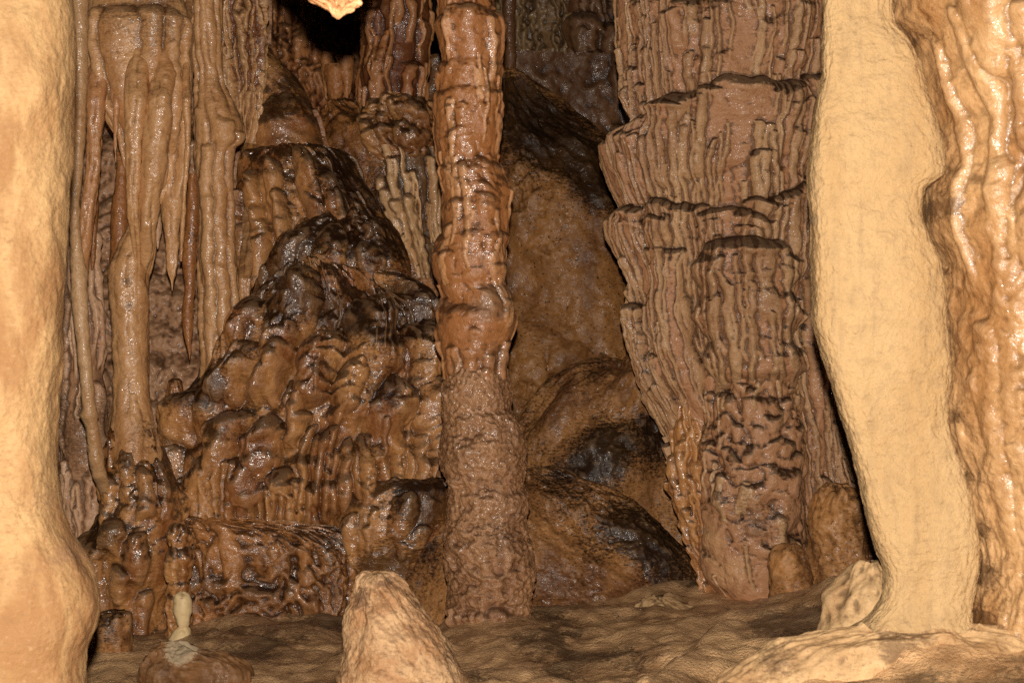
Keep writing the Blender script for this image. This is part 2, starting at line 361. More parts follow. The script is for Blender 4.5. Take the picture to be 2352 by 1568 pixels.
# ------------------------------------------------------------------ the setting
def floor_mesh():
    ctl = [  # surveyed points of the floor: (px, py, D)
        (430,1452,3.9),(800,1450,3.9),(600,1470,3.6),(600,1568,3.1),(300,1568,3.2),(250,1440,4.1),(900,1420,4.0),(1120,1440,3.5),(1300,1430,3.6),
        (1300,1500,3.2),(1300,1568,2.85),(1000,1568,2.85),(1550,1400,3.7),(1700,1395,3.75),(1800,1390,3.7),(1900,1330,3.6),(2020,1290,3.4),
        (1650,1440,3.3),(1500,1568,2.8),(1620,1490,2.95),(1750,1530,2.65),(1900,1470,2.6),(2050,1450,2.35),(2200,1460,2.2),(1700,1568,2.55),(2000,1568,2.15),(2250,1568,1.95),
        (1950,1400,3.0)]
    P = np.array([WP(*c) for c in ctl])
    P = np.vstack([P, [[-2.5,3.5,0.02],[2.5,3.5,0.2],[-2.5,8,0.1],[2.5,8,0.1],[0,8,0.1],[-1.5,1,-0.05],[0,1,-0.05],[1.2,1,0.1],[-.9,2.2,-.02],[0,5.5,.1]]])
    nx, ny = 900, 620
    x = np.linspace(-3.2, 3.2, nx)
    x = np.sign(x)*np.abs(x/3.2)**1.5*3.2
    y = 1.0+np.linspace(0, 1, ny)**1.6*8.5
    X, Y = np.meshgrid(x, y)
    num = np.zeros_like(X); den = num.copy()
    for p in P:
        w = 1/(((X-p[0])**2+(Y-p[1])**2)+0.012)**2.0
        num += w*p[2]; den += w
    Zh = num/den
    Zh = Zh+(fbm(X/0.28, Y/0.28, 3, 5)-0.5)*0.07+np.abs(fbm(X/0.12, Y/0.12, 9, 3)-0.5)*0.05+(fbm(X/0.02, Y/0.02, 12, 3)-0.5)*0.008
    for (px, py, D, R_, hh) in [(1125,1440,3.6,.10,.05),(930,1560,2.75,.12,.04),(1690,1395,4.0,.22,.05),(1815,1400,3.62,.055,.04),(1930,1380,3.75,.09,.05),(2100,1480,2.3,.12,.03),(412,1480,3.72,.03,.03),(255,1500,3.5,.05,.04),(600,1450,4.1,.24,.03)]:
        c = WP(px, py, D); d = np.hypot(X-c[0], Y-c[1]); Zh = Zh+0.3*hh*np.exp(-np.maximum(0, d-R_)/.03)
    Zh = Zh-0.012
    a_ = WP(1700,1420,3.15); b_ = WP(1545,1568,2.62); ab = b_[:2]-a_[:2]; tt = np.clip(((X-a_[0])*ab[0]+(Y-a_[1])*ab[1])/(ab@ab), 0, 1.3)
    dx_ = X-(a_[0]+tt*ab[0]); dy_ = Y-(a_[1]+tt*ab[1]); dd_ = np.hypot(dx_, dy_)
    ridge = np.exp(-(dd_/np.where(dx_ > 0, .09, .035))**2)*sstep(-.05, .2, tt+0.0*X); Zh = Zh+0.045*ridge
    V = np.stack([X, Y, Zh], -1)
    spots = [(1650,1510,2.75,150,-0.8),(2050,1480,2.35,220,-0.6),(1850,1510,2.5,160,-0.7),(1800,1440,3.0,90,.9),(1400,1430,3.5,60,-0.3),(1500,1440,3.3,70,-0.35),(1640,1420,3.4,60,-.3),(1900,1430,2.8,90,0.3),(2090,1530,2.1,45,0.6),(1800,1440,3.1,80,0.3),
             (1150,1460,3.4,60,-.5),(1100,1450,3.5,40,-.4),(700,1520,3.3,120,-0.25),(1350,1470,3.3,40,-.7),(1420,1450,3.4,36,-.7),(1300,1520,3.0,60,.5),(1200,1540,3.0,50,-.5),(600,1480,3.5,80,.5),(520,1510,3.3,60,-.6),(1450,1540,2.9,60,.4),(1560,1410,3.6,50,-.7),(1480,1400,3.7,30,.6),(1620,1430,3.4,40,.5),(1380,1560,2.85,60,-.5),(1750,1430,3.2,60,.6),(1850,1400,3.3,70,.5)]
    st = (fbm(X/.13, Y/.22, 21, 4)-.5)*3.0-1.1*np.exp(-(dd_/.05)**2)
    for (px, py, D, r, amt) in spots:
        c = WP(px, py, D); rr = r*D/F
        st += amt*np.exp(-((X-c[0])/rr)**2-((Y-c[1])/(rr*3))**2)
    return make_mesh('cave_floor', V, ny, nx, {'cav': np.ones_like(X), 'crease': crease(Zh, 0.006), 'stain_shade': st}, M['floor'], loc=np.array([0, 0, 0.]))
tag(floor_mesh(), kind='structure')

def wrel(r):
    r.field(300, 0.02, 0.03, 0.25, 5, 'A', wander=0.006)
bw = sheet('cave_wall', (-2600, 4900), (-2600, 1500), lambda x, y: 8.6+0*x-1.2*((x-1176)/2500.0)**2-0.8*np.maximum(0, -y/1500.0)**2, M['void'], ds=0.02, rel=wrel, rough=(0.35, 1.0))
tag(bw, kind='structure')

# ------------------------------------------------------------------ far walls
def fars(r):
    rr = random.Random(4)
    r.field(40, 0.024, 0.03, 0.30, 11, 'A', taper=.2, fall=.2, wander=0.01, ur=(r.U[0], r.U[-1]))
    r.field(90, 0.009, 0.012, 0.30, 12, 'B', taper=.3, fall=.3, wander=0.005, ur=(r.U[0], r.U[-1]), merge=.4)
o = sheet('far_drapery_wall', (560, 870), (-60, 300), lambda x, y: 5.35+(x-560)*0.0008-0.0006*y, M['back'], ds=0.0032, rel=fars, rough=(0.05, 0.2))
tag(o, 'reddish brown rock wall hung with thin folds, behind the black shadow at the top', 'cave wall')

for i, (pf, lb, D) in enumerate([
    ([(150,745,800),(180,745,800),(215,752,790),(240,765,778),(246,770,772)], 'broad pale stalactite beside the reddish back column, below the black shadow', 5.1),
    ([(130,770,812),(170,780,812),(205,788,806),(235,793,800),(240,796,798)], 'thin pale stalactite touching the left side of the reddish back column', 5.08),
    ([(120,738,765),(170,738,762),(205,742,756),(228,748,751)], 'short narrow stalactite with a pale tip, leftmost of the small hanging teeth', 5.12)]):
    tag(rock('stalactite', D, pf, M['back'], ds=0.003, rough=(0.006, 0.03)), lb, 'stalactite', 'small teeth hanging beside the reddish back column')

def gdr(r):
    r.field(30, 0.03, 0.035, 0.5, 21, 'A', taper=.2, fall=.2, wander=0.012, ur=(r.U[0], r.U[-1]))
    r.field(50, 0.011, 0.016, 0.35, 22, 'B', taper=.3, fall=.3, wander=0.006, ur=(r.U[0], r.U[-1]))
tag(sheet('grey_drapery', (1130, 1345), (-60, 380), lambda x, y: 6.2-(x-1130)*0.0006-0.0012*np.maximum(0, y-150), M['backgrey'], ds=0.0036, rel=gdr, rough=(0.04, 0.25)),
    'grey wet drapery of stone folds at the top, right of the tall central column', 'drapery')
def gdr2(r):
    for (px, py, w) in [(1340,40,40),(1395,60,35),(1335,165,38),(1390,190,45),(1360,120,30),(1420,250,30),(1350,250,30)]:
        u, z = r.tou(px, py); r.drip(u, z, w*r.k, 0.5, 0.09, .3, .6, 'A', seed=px)
    r.field(60, 0.010, 0.014, 0.3, 32, 'B', taper=.3, fall=.3, wander=0.006, ur=(r.U[0], r.U[-1]))
tag(rock('dark_drapery', 6.1, [(-60,1295,1420),(0,1300,1420),(100,1308,1425),(200,1318,1432),(300,1330,1425),(345,1350,1422),(380,1340,1420)], M['backbrown'], ds=0.0036, rel=gdr2, ratio=0.5, rough=(0.03, 0.2)),
    'dark brown tiered drapery between the grey folds and the huge right column', 'drapery')
tag(rock('thin_column', 5.7, [(-60,1150,1182),(60,1155,1185),(130,1158,1186),(165,1158,1184),(220,1155,1190)], M['backbrown'], ds=0.0035, rough=(0.006, 0.06)),
    'thin brown column close behind the right edge of the tall central column', 'cave column')

tag(sheet('rock_wall', (640, 1620), (120, 1560), lambda x, y: 5.75+0.00025*np.abs(x-1176)+0*y, M['backbrown'], ds=0.008, rel=lambda r: r.field(60, .03, .04, .4, 301, 'A', ur=(r.U[0], r.U[-1])), rough=(0.06, 0.3), jag=.02),
    'shaded brown rock face far behind the central column, glimpsed in the gaps', 'cave wall')
# reddish back column with its pale lower half
bc = thing('back_column', 915, 620, 4.9, 'reddish back column with a lumpy collar and pale fluted foot, left of the central column', 'cave column')
def bcr(r):
    for px, py, w, a in [(880,120,45,.03),(950,150,40,.03),(860,30,35,.02),(930,-10,50,.03),(900,95,60,.02),(980,60,25,.02),(975,160,25,.02)]:
        u, z = r.tou(px, py); r.drip(u, z, w*r.k, .25, a, .4, .5, 'A', seed=px)
    r.field(50, 0.009, 0.013, 0.2, 41, 'B', taper=.3, fall=.3, wander=0.004, merge=.3)
rock('shaft', 4.95, [(-60,825,1000),(0,830,998),(100,832,990),(180,820,985),(235,822,985),(270,830,980)], M['back'], bc, ds=0.003, rel=bcr, rough=(0.015, 0.1))
def bcr2(r):
    r.field(12, 0.05, 0.03, 0.14, 42, 'A', wander=0.004); r.lumps(915, 300, 150, .03, .03, 43)
rock('collar', 4.9, [(222,850,965),(235,820,990),(262,815,1000),(300,825,1010),(335,828,1014),(352,850,1012),(372,880,1008)], M['brown'], bc, ds=0.003, rel=bcr2, rough=(0.02, 0.07), jag=0.006, spots=[(900,260,4.7,60,.3)])
def bcr3(r):
    r.field(60, 0.012, 0.024, 0.25, 44, 'B', taper=.4, fall=.2, wander=0.005)
    r.field(8, 0.03, 0.03, 0.3, 45, 'A')
rock('foot', 4.88, [(340,860,1010),(360,868,1016),(400,875,1018),(460,888,1018),(520,905,1020),(580,925,1022),(640,950,1022)], M['foot'], bc, ds=0.003, rel=bcr3, rough=(0.012, 0.08))

# ------------------------------------------------------------------ big dark domes behind the central column
def fr(r):
    r.lumps(1250, 880, 110, .045, .035, 3, .8); r.lumps(1400, 800, 60, .04, .02, 4); r.lumps(1215, 430, 60, .03, .03, 5, 1.4); r.lumps(1240, 590, 50, .03, .025, 6, .5)
    r.lumps(1190, 930, 60, .03, .03, 8, 1.2)
tag(rock('flowstone_dome', 5.25, [(155,1150,1172),(165,1138,1195),(190,1120,1222),(230,1100,1262),(270,1085,1310),(310,1080,1375),(350,1070,1440),(430,1060,1478),(560,1045,1500),(700,1040,1530),(850,1030,1550),(1000,1020,1560),(1100,1020,1560)],
    M['dome'], ds=0.0028, rel=fr, ratio=0.75, rough=(0.045, 0.22), jag=.006, jw=.04, spots=[(1230,250,4.9,80,.8),(1310,310,4.9,80,.8),(1390,400,4.9,50,.5),(1180,200,5.0,60,.8),(1390,420,4.95,70,.55),(1200,560,4.8,100,-.3),(1250,480,4.8,70,-.1),(1300,620,4.75,130,-.3),(1260,880,4.7,130,-.35)]),
    'tall smooth brown dome with black upper slope, right behind the central column', 'flowstone')
tag(rock('flowstone_dome', 4.55, [(826,1400,1470),(834,1360,1520),(856,1312,1560),(898,1258,1580),(950,1212,1575),(1000,1180,1590),(1060,1150,1610),(1150,1130,1640),(1300,1110,1660),(1420,1100,1680)],
    M['domelow'], ds=0.0026, ratio=0.7, rough=(0.045, 0.2), jag=.008, jw=.04, spots=[(1400,1040,4.2,70,.8),(1330,1100,4.2,60,.5),(1290,960,4.25,70,-.2),(1400,850,4.25,60,.3),(1520,1000,4.25,60,.5),(1450,890,4.3,70,-.4),(1500,1150,4.2,50,-.2)]),
    'middle brown dome with a glossy black patch, left of the foot of the right column', 'flowstone')
tag(rock('flowstone_dome', 4.2, [(1074,1165,1235),(1082,1110,1300),(1100,1060,1370),(1130,1020,1425),(1170,975,1480),(1220,930,1530),(1280,890,1580),(1340,865,1625),(1400,850,1665),(1450,840,1690)],
    M['domelow'], ds=0.0026, ratio=0.62, rough=(0.035, 0.2), jag=.007, jw=.03, spots=[(1450,1250,3.85,100,.5),(1530,1300,3.85,80,.3),(1280,1320,3.75,90,-.15),(960,1280,3.9,60,.4),(1450,1350,3.75,60,-.6),(1300,1080,4.1,80,.3),(1280,1360,3.75,60,.1)]),
    'low dark umber dome speckled with tan, spreading behind the foot of the central column', 'flowstone')

tag(rock('flowstone_slope', 4.95, [(232,752,800),(245,735,850),(265,725,920),(300,715,990),(360,705,1040),(480,700,1060),(640,690,1075),(800,680,1080),(1000,680,1080)],
    M['ledge'], ds=0.0035, ratio=.5, rough=(.03,.15), spots=[(900,450,4.7,200,.4)]), 'dark shaded slope of rock filling the gap between the cascade and the reddish back column', 'flowstone')
def mrel(r):
    r.field(16, 0.04, 0.02, 0.12, 51, 'A', wander=0.003, p=.9); r.field(20, 0.012, 0.006, 0.08, 52, 'C', p=.9)
tag(rock('flowstone_lump', 4.15, [(1092,880,1000),(1098,820,1040),(1115,785,1060),(1150,762,1060),(1190,752,1050),(1230,756,1030),(1270,772,1010),(1310,785,1000),(1360,790,1000),(1440,786,1010)],
    M['brown'], ds=0.0026, warp=.012, rel=mrel, ratio=0.8, rough=(0.015, 0.1), spots=[(960,1110,4.0,90,.7),(1000,1160,4.0,60,.5),(880,1320,4.0,90,.7),(820,1180,3.95,50,-.4),(800,1250,3.95,40,-.4)]),
    'honey coloured rounded lump with a black upper side, left of the central column foot', 'flowstone')

# ------------------------------------------------------------------ cascade left of the centre
cas = thing('flowstone_cascade', 700, 1210, 4.5, 'great stepped cascade of honey and dark brown flowstone filling the middle left', 'flowstone')
def c0(r):
    r.field(40, 0.014, 0.02, 0.3, 61, 'A', wander=0.006, taper=.3, fall=.2)
    r.field(60, 0.008, 0.012, 0.25, 62, 'B', wander=0.005, taper=.3, fall=.2)
rock('drapery', 4.55, [(-60,480,610),(0,485,608),(100,505,606),(180,515,602),(240,522,598),(290,530,590),(330,540,580)], M['curtain'], cas, ds=0.0026, warp=.010, rel=c0, ratio=.6, rough=(0.012, 0.08), spots=[(560,100,4.5,200,.35)])
def c1(r):
    for k in range(22):
        px = 600+145*k/21; u, z = r.tou(px, 255+ (k%3)*8-0.0*k); r.drip(u, z, 6*r.k, 0.13, 0.016, .1, .1, 'A', seed=k)
    u, z = r.tou(655, 225); r.drip(u, z, 75*r.k, .25, .035, .0, .3, 'A', seed=3)
rock('tier', 4.65, [(80,560,590),(105,550,614),(150,548,652),(200,560,692),(250,555,722),(300,552,742),(345,550,752),(400,545,760)], M['brown'], cas, ds=0.0026, warp=.010, rel=c1, ratio=.8, rough=(0.012, 0.1), spots=[(640,150,4.7,60,-.5),(640,230,4.6,36,.4),(690,330,4.6,60,-.4)])
def drips(r, pts, L, a, lay='A', tp=.35, fl=.35):
    for i, (px, py, w) in enumerate(pts):
        u, z = r.tou(px, py); r.drip(u, z, w*r.k, L*(0.7+0.6*((i*37) % 10)/10), a*(.7+.6*((i*53) % 10)/10), tp, fl, lay, 0.003, seed=int(px+py))
def c2(r):
    drips(r, [(590,385,26),(640,372,30),(700,362,44),(660,450,24),(610,470,26),(560,440,20),(745,410,40),(575,520,24),(620,540,24)], .26, .055, fl=.5)
    r.field(26, 0.012, 0.006, 0.14, 63, 'C', p=.8)
rock('tier', 4.52, [(335,600,735),(345,565,775),(370,550,815),(410,545,838),(460,542,868),(520,540,900),(600,538,935),(700,540,950),(760,540,960)], M['brown'], cas, ds=0.0026, warp=.010, rel=c2, ratio=.6, rough=(0.02, 0.12), spots=[(800,400,4.5,50,.8),(850,470,4.5,50,.7),(760,360,4.5,50,.5),(600,480,4.4,55,-.6),(640,350,4.5,60,.2),(590,420,4.4,40,-.5)])
def c3(r):
    drips(r, [(700,530,60),(780,520,50),(850,560,40),(880,640,40),(800,620,40)], .25, .03)
    r.field(14, 0.03, 0.012, 0.10, 65, 'C', p=.9)
rock('tier', 4.38, [(492,760,815),(500,720,845),(520,680,880),(560,635,915),(600,610,932),(650,592,938),(690,585,930),(730,590,915),(800,600,900)], M['brown'], cas, ds=0.0026, warp=.010, rel=c3, ratio=.55, rough=(0.02, 0.1), spots=[(860,530,4.3,90,.8),(640,600,4.3,80,.7),(740,520,4.3,60,.6),(900,650,4.3,50,.4),(790,580,4.2,40,-.1),(600,680,4.3,40,.4)])
def c4(r):
    def big(pts, L, a, fl, p=.75, hd=1.0):
        for i, (px, py, w) in enumerate(pts):
            u, z = r.tou(px, py); r.drip(u, z, w*1.25*r.k, L*(.8+.4*((i*37) % 10)/10), a, .35, fl, 'A', .006, seed=int(px*2+py), p=p, head=hd)
    big([(720,625,80),(850,680,84),(640,700,64),(965,740,64)], .40, .085, .6)
    big([(600,790,66),(700,745,46),(775,760,54),(835,820,40),(905,860,70),(985,870,50)], .22, .085, .3)
    big([(480,890,70),(560,930,56),(645,950,44),(722,880,26)], .20, .07, .5)
    big([(420,1020,56),(510,1040,46),(600,1050,50),(670,1060,40)], .12, .07, .4)
    r.field(70, 0.011, 0.007, 0.12, 660, 'C', wander=.004, p=.8)
    rs = np.random.RandomState(5)
    for k in range(20):
        px = 735+300*k/19+rs.randn()*4; py = 975+22*math.sin(px/40.0)+10*rs.randn()
        u, z = r.tou(px, py); r.drip(u, z, (11+9*rs.rand())*r.k, .24*(.8+.5*rs.rand()), 0.045*(.7+.5*rs.rand()), .3, .1, 'A', .003, seed=900+k, p=.6)
    for k in range(24):
        px = 395+360*k/23; py = 1085+22*math.sin(px/32.0)+14*rs.randn()
        u, z = r.tou(px, py); r.drip(u, z, (10+9*rs.rand())*r.k, .18*(.8+.6*rs.rand()), 0.045*(.7+.5*rs.rand()), .35, .1, 'A', .003, seed=970+k, p=.6)
    r.field(70, 0.008, 0.005, 0.16, 67, 'B', wander=.004, taper=.3, fall=.3, p=.8)
rock('tier', 4.3, [(606,690,800),(614,660,870),(635,628,930),(665,600,965),(700,575,1000),(750,540,1025),(790,505,1040),(840,462,1050),(880,435,1052),(930,405,1055),(980,385,1055),(1060,372,1050),(1150,368,1045),(1230,365,1040),(1300,365,1040)],
     M['brown'], cas, ds=0.0024, warp=.010, rel=c4, ratio=.5, rough=(0.045, 0.15), spots=[(970,690,4.3,80,.9),(880,720,4.3,60,.6),(800,740,4.2,60,.4),(640,660,4.2,90,.7),(560,800,4.2,60,.4),(480,880,4.2,50,.5),(560,880,4.1,60,-.15),(820,1080,4.05,110,-.35),(580,1150,4.05,90,-.3),(960,1050,4.2,80,-.35),(560,960,4.1,60,.3),(680,1040,4.1,50,.3),(460,900,4.1,60,.4),(860,900,4.1,60,.35),(720,700,4.1,70,.35),(480,880,4.2,50,.3),(700,940,4.1,60,-.2),(780,840,4.1,60,-.2),(500,1060,4.1,60,.1)])

def lr(r):
    r.lumps(600, 1340, 300, .03, .03, 71, .6); r.lumps(600, 1400, 260, .016, .016, 72, .5); r.field(22, 0.04, 0.014, 0.1, 72, 'C', p=.9)
    drips(r, [(470,1200,26),(520,1205,30),(440,1215,22)], .16, .035)
tag(rock('flowstone_ledge', 4.1, [(1186,450,520),(1192,415,580),(1204,395,680),(1216,385,770),(1235,380,800),(1280,378,822),(1330,378,826),(1390,382,815),(1440,388,800),(1480,390,795)],
    M['ledge'], ds=0.0026, warp=.012, rel=lr, ratio=.38, power=2.6, rough=(0.012, 0.07), spots=[(450,1240,3.9,50,-.7),(510,1250,3.9,50,-.5),(740,1225,4.0,90,.3)]),
    'long dark brown lumpy ledge with wet glints, under the honey cascade', 'flowstone')

# ------------------------------------------------------------------ curtain and columns at left
def bwr(r):
    r.field(90, 0.03, 0.02, 0.14, 81, 'A', ur=(r.U[0], r.U[-1]), p=.8); r.field(70, 0.006, 0.010, 0.06, 82, 'B', ur=(r.U[0], r.U[-1]))
    for py in (300, 470, 612, 655, 700, 800, 905, 1050):
        for k in range(9):
            u, z = r.tou(110+60*k+(py % 17), py+(k*31 % 13)); r.drip(u, z, 42*r.k, .16, .028, .1, .7, 'C', seed=py+k, p=.25)
tag(sheet('rear_wall', (-260, 600), (-60, 1500), lambda x, y: 4.95+0*x-0.0003*(y-600), M['wall'], ds=0.0032, rel=bwr, rough=(0.03, 0.10), jag=0.020),
    'pinkish brown cracked rock wall seen through the gaps of the left curtain', 'cave wall')

cu = thing('stone_curtain', 330, 30, 4.05, 'cream stone curtain with a dark topped hood and long hanging folds, upper left', 'drapery')
def hr(r):
    drips(r, [(228,34,34),(300,26,40),(350,24,30),(390,26,30),(420,40,22),(262,30,20)], .5, .035, tp=.1, fl=.1)
rock('hood', 4.1, [(-60,225,440),(-8,215,420),(8,207,428),(30,203,435),(70,200,442),(120,200,442),(170,206,436),(230,222,432),(290,262,428),(350,285,424),(410,300,415),(450,315,395),(470,330,380)], M['curtain'], cu, ds=0.0028, rel=hr, ratio=.6, power=2.8, rough=(0.012, 0.1), spots=[(320,5,3.9,120,.5)])
rock('top_rock', 4.3, [(-80,190,500),(-30,195,500),(0,200,490),(25,225,460),(50,240,440)], M['curtain'], cu, ds=0.004, ratio=.4, rough=(0.02, 0.1), spots=[(340,0,4.1,200,.6)])
def tube(par, nm, D, pf, mat, **kw):
    kw.setdefault('rough', (0.0035, 0.035)); kw.setdefault('ds', 0.0026)
    return rock(nm, D, pf, mat, par, **kw)
def ribby(n, w=0.008, a=0.006, L=.5):
    def f(r):
        rs = np.random.RandomState(n)
        for k in range(n):
            u = (-1.2+2.4*(k+.5)/n)*r.Rm; r.drip(u, r.Z[0]+0.02, w*(.8+.5*rs.rand()), (r.Z[0]-r.Z[-1])*(.7+.3*rs.rand())+.02, a, .1, .1, 'A', 0.003, seed=n*77+k)
        r.field(n*3, w, a*.6, .2, n+3, 'A')
    return f
tube(cu, 'fold', 4.02, [(-25,216,250),(50,212,258),(68,203,263),(120,200,257),(171,198,250),(240,199,243),(308,200,236),(410,198,228),(513,181,214),(560,174,211),(602,172,206),(650,170,203)], M['pink'], dy=[(-30,.13),(60,.065),(230,0)], rel=ribby(3,.012,.006), spots=[(215,120,3.9,30,.3)])['label'] = 'pinkish fold leaning onto the thin grey column'
tube(cu, 'stalactite', 4.01, [(-25,264,280),(40,262,284),(90,258,284),(137,255,280),(190,257,279),(239,260,277),(275,260,273),(308,260,269),(350,262,268),(372,264,267)], M['pink'], dy=[(-30,.13),(60,.065),(230,0)])['label'] = 'slim pale pink stalactite with a long thin tip'
tube(cu, 'fold', 3.99, [(-25,288,330),(60,282,338),(103,284,342),(205,287,342),(308,290,330),(410,294,322),(513,296,317),(600,298,312),(700,300,308)], M['curtain'], dy=[(-30,.13),(60,.065),(230,0),(500,0),(700,.12)], rel=ribby(3,.014,.008))
tube(cu, 'fold', 4.0, [(-25,362,396),(40,360,400),(68,358,407),(137,350,402),(205,345,398),(308,331,394),(410,326,378),(513,318,356),(560,305,350),(620,292,330),(680,286,310)], M['curtain'], dy=[(-30,.13),(60,.065),(230,0),(400,0),(520,.02),(680,.13)], rel=ribby(4,.014,.010))
tube(cu, 'stalactite', 4.1, [(150,396,420),(256,393,424),(376,381,425),(440,374,425),(478,369,424),(517,375,414),(560,381,411),(602,384,408),(630,388,404),(642,392,400),(655,394,398),(668,395,396)], M['curtain'], rel=ribby(2,.016,.006), spots=[(400,390,4.0,20,.5),(395,500,4.0,14,.4)])['label'] = 'broad pale stalactite ending in a dark needle tip'
tube(cu, 'fold', 4.01, [(-25,404,420),(40,402,424),(137,411,431),(239,419,438),(342,424,437),(410,421,431),(513,415,424),(600,412,418)], M['curtain'], dy=[(-30,.13),(60,.065),(230,0)])
tube(cu, 'stalactite', 4.15, [(400,432,452),(470,428,457),(517,424,458),(585,416,454),(654,422,448),(722,417,443),(773,424,441),(800,430,439),(815,433,438),(826,435,436)], M['orange'], spots=[(440,540,4.05,30,.4)])['label'] = 'rusty orange blade-like stalactite'
tube(cu, 'stalactite', 4.45, [(470,343,366),(517,346,372),(545,355,369),(565,360,366),(572,362,363)], M['wall'])
tube(cu, 'stalactite', 4.4, [(400,205,228),(480,208,226),(560,208,222),(600,208,218),(620,210,214)], M['orange'])

ca = thing('cave_column', 305, 1440, 3.98, 'thick cream to brown column rising from a dark lumpy base, left of the honey cascade', 'cave column')
tube(ca, 'shaft', 4.09, [(395,338,360),(440,330,366),(513,300,354),(560,275,346),(620,254,343),(722,258,342),(825,263,342),(890,262,343),(927,260,346),(961,255,352),(1000,250,362),(1040,245,372),(1070,250,370)], M['curtain'], rel=ribby(4,.018,.008), spots=[(262,640,3.9,14,.9),(265,700,3.9,12,.8),(264,580,3.9,14,.7),(300,1000,3.9,40,.5)])
tube(ca, 'shaft', 4.13, [(350,266,276),(376,269,290),(430,262,294),(513,255,297),(620,252,296),(722,256,300),(850,262,300),(950,260,300)], M['orange'])
def b22(r):
    r.field(22, 0.04, 0.02, 0.12, 91, 'A', p=.9); r.field(40, 0.012, 0.006, 0.06, 92, 'C', p=.9)
    drips(r, [(300,1010,30),(270,1080,26),(340,1070,26),(290,1180,34),(350,1200,30),(230,1240,26),(300,1290,30)], .14, .03)
rock('base', 4.1, [(965,262,345),(985,255,355),(1030,245,375),(1090,238,400),(1150,230,425),(1200,215,430),(1230,196,430),(1265,188,430),(1310,200,415),(1360,210,405),(1420,215,400),(1480,222,395)], M['brown'], ca, ds=0.0025, warp=.010, rel=b22, ratio=1.0, rough=(0.015, 0.08), spots=[(300,1020,3.9,40,.5),(240,1230,3.9,30,.7),(220,1270,3.9,30,.4),(330,1130,3.9,40,-.3)])

cc = tube(None, 'cave_column', 4.27, [(-60,436,505),(103,444,508),(180,452,514),(225,452,530),(256,451,545),(290,452,562),(320,453,562),(345,453,540),(420,456,534),(513,458,538),(654,460,547),(756,462,554),(830,461,556),(900,452,570),(960,445,590)], M['curtain'],
    rel=lambda r: (ribby(5,.016,.012)(r), drips(r, [(468,250,16),(520,270,22),(552,300,14),(490,330,18)], .7, .02, tp=.2, fl=.2)))
tag(cc, 'cream column with a bulging shoulder standing on the honey cascade', 'cave column')
tag(tube(None, 'stalactite', 4.34, [(390,552,584),(440,545,588),(517,543,581),(602,546,578),(650,549,576),(688,551,573),(702,555,568),(706,560,562)], M['curtain'], dy=[(390,.2),(640,0)], rel=ribby(2,.014,.006)),
    'pale fold ending just above the honey cascade, right of the cream shouldered column', 'stalactite')
tag(tube(None, 'cave_column', 3.92, [(-60,152,204),(0,160,204),(100,166,202),(200,169,200),(300,167,198),(400,162,190),(480,158,182),(560,160,187),(620,161,200),(681,164,203),(760,172,205),(845,181,213),(915,186,217),(940,184,219),(954,176,222),(966,182,219),(985,188,220),(1050,191,229),(1120,200,231),(1200,206,233),(1240,206,236),(1300,200,240)], M['grey'], dy=[(900,0),(1100,.06),(1215,.2),(1300,.3)], spots=[(200,950,3.9,12,.3)]),
    'very thin grey white column with a knot, beside the big tan column', 'cave column')
tag(tube(None, 'stalagmite', 4.24, [(868,395,410),(874,387,417),(890,383,421),(915,378,424),(945,371,428),(975,362,432),(1010,355,440),(1050,350,450),(1100,345,465),(1160,340,470),(1210,340,470)], M['brown'], spots=[(402,872,4.1,14,.5)]),
    'small blunt stalagmite between the thick column and the cascade', 'stalagmite')
# dim ribs behind the thin grey column
def rb(r): r.field(40, 0.012, 0.018, .3, 95, 'B', wander=.006, taper=.3, fall=.2)
tag(rock('rear_column', 4.5, [(480,150,215),(600,150,225),(750,150,235),(830,150,240),(900,140,250),(960,135,258),(1050,135,255),(1150,145,240),(1300,150,240)], M['wall'], ds=0.003, rel=rb, rough=(0.012, 0.08), spots=[(180,1000,4.4,100,.6)]),
    'dark ribbed rock column in the shade behind the thin grey column', 'cave column')

# carved looking stack with its white bulb
sk = thing('stalagmite_stack', 412, 1480, 3.72, 'figure-like brown stalagmite stack with a bone white bulb near its foot', 'stalagmite')
tube(sk, 'shaft', 3.78, [(1200,405,424),(1208,392,434),(1225,385,441),(1245,383,438),(1252,386,432),(1270,380,440),(1300,379,441),(1325,384,434),(1335,392,430),(1345,384,438),(1370,380,440),(1400,380,430),(1440,378,425),(1490,375,425)], M['brown'], rel=ribby(3,.01,.006), rough=(.012,.035), spots=[(415,1205,3.7,14,-.6),(385,1300,3.7,16,-.2)])
tube(sk, 'bulb', 3.68, [(1358,412,424),(1364,402,434),(1378,398,440),(1400,398,441),(1420,402,438),(1434,406,434),(1441,411,430)], M['bone'], rough=(.003,.02), spots=[(404,1380,3.6,8,.8)])
tube(sk, 'foot', 3.68, [(1438,410,430),(1446,400,437),(1460,390,441),(1475,382,442),(1495,376,444),(1510,372,446)], M['bone'], rough=(.003,.03))
tag(rock('rock_stump', 3.5, [(1402,255,292),(1408,228,300),(1420,214,304),(1450,208,305),(1500,204,306),(1560,200,310),(1620,196,320)], M['domelow'], rel=ribby(4,.018,.01), rough=(.012,.06), spots=[(230,1430,3.4,50,.4),(270,1450,3.4,20,-.6),(275,1500,3.4,20,-.5)]),
    'dark upright rock stump at the bottom, beside the bulge of the tan column', 'rock')
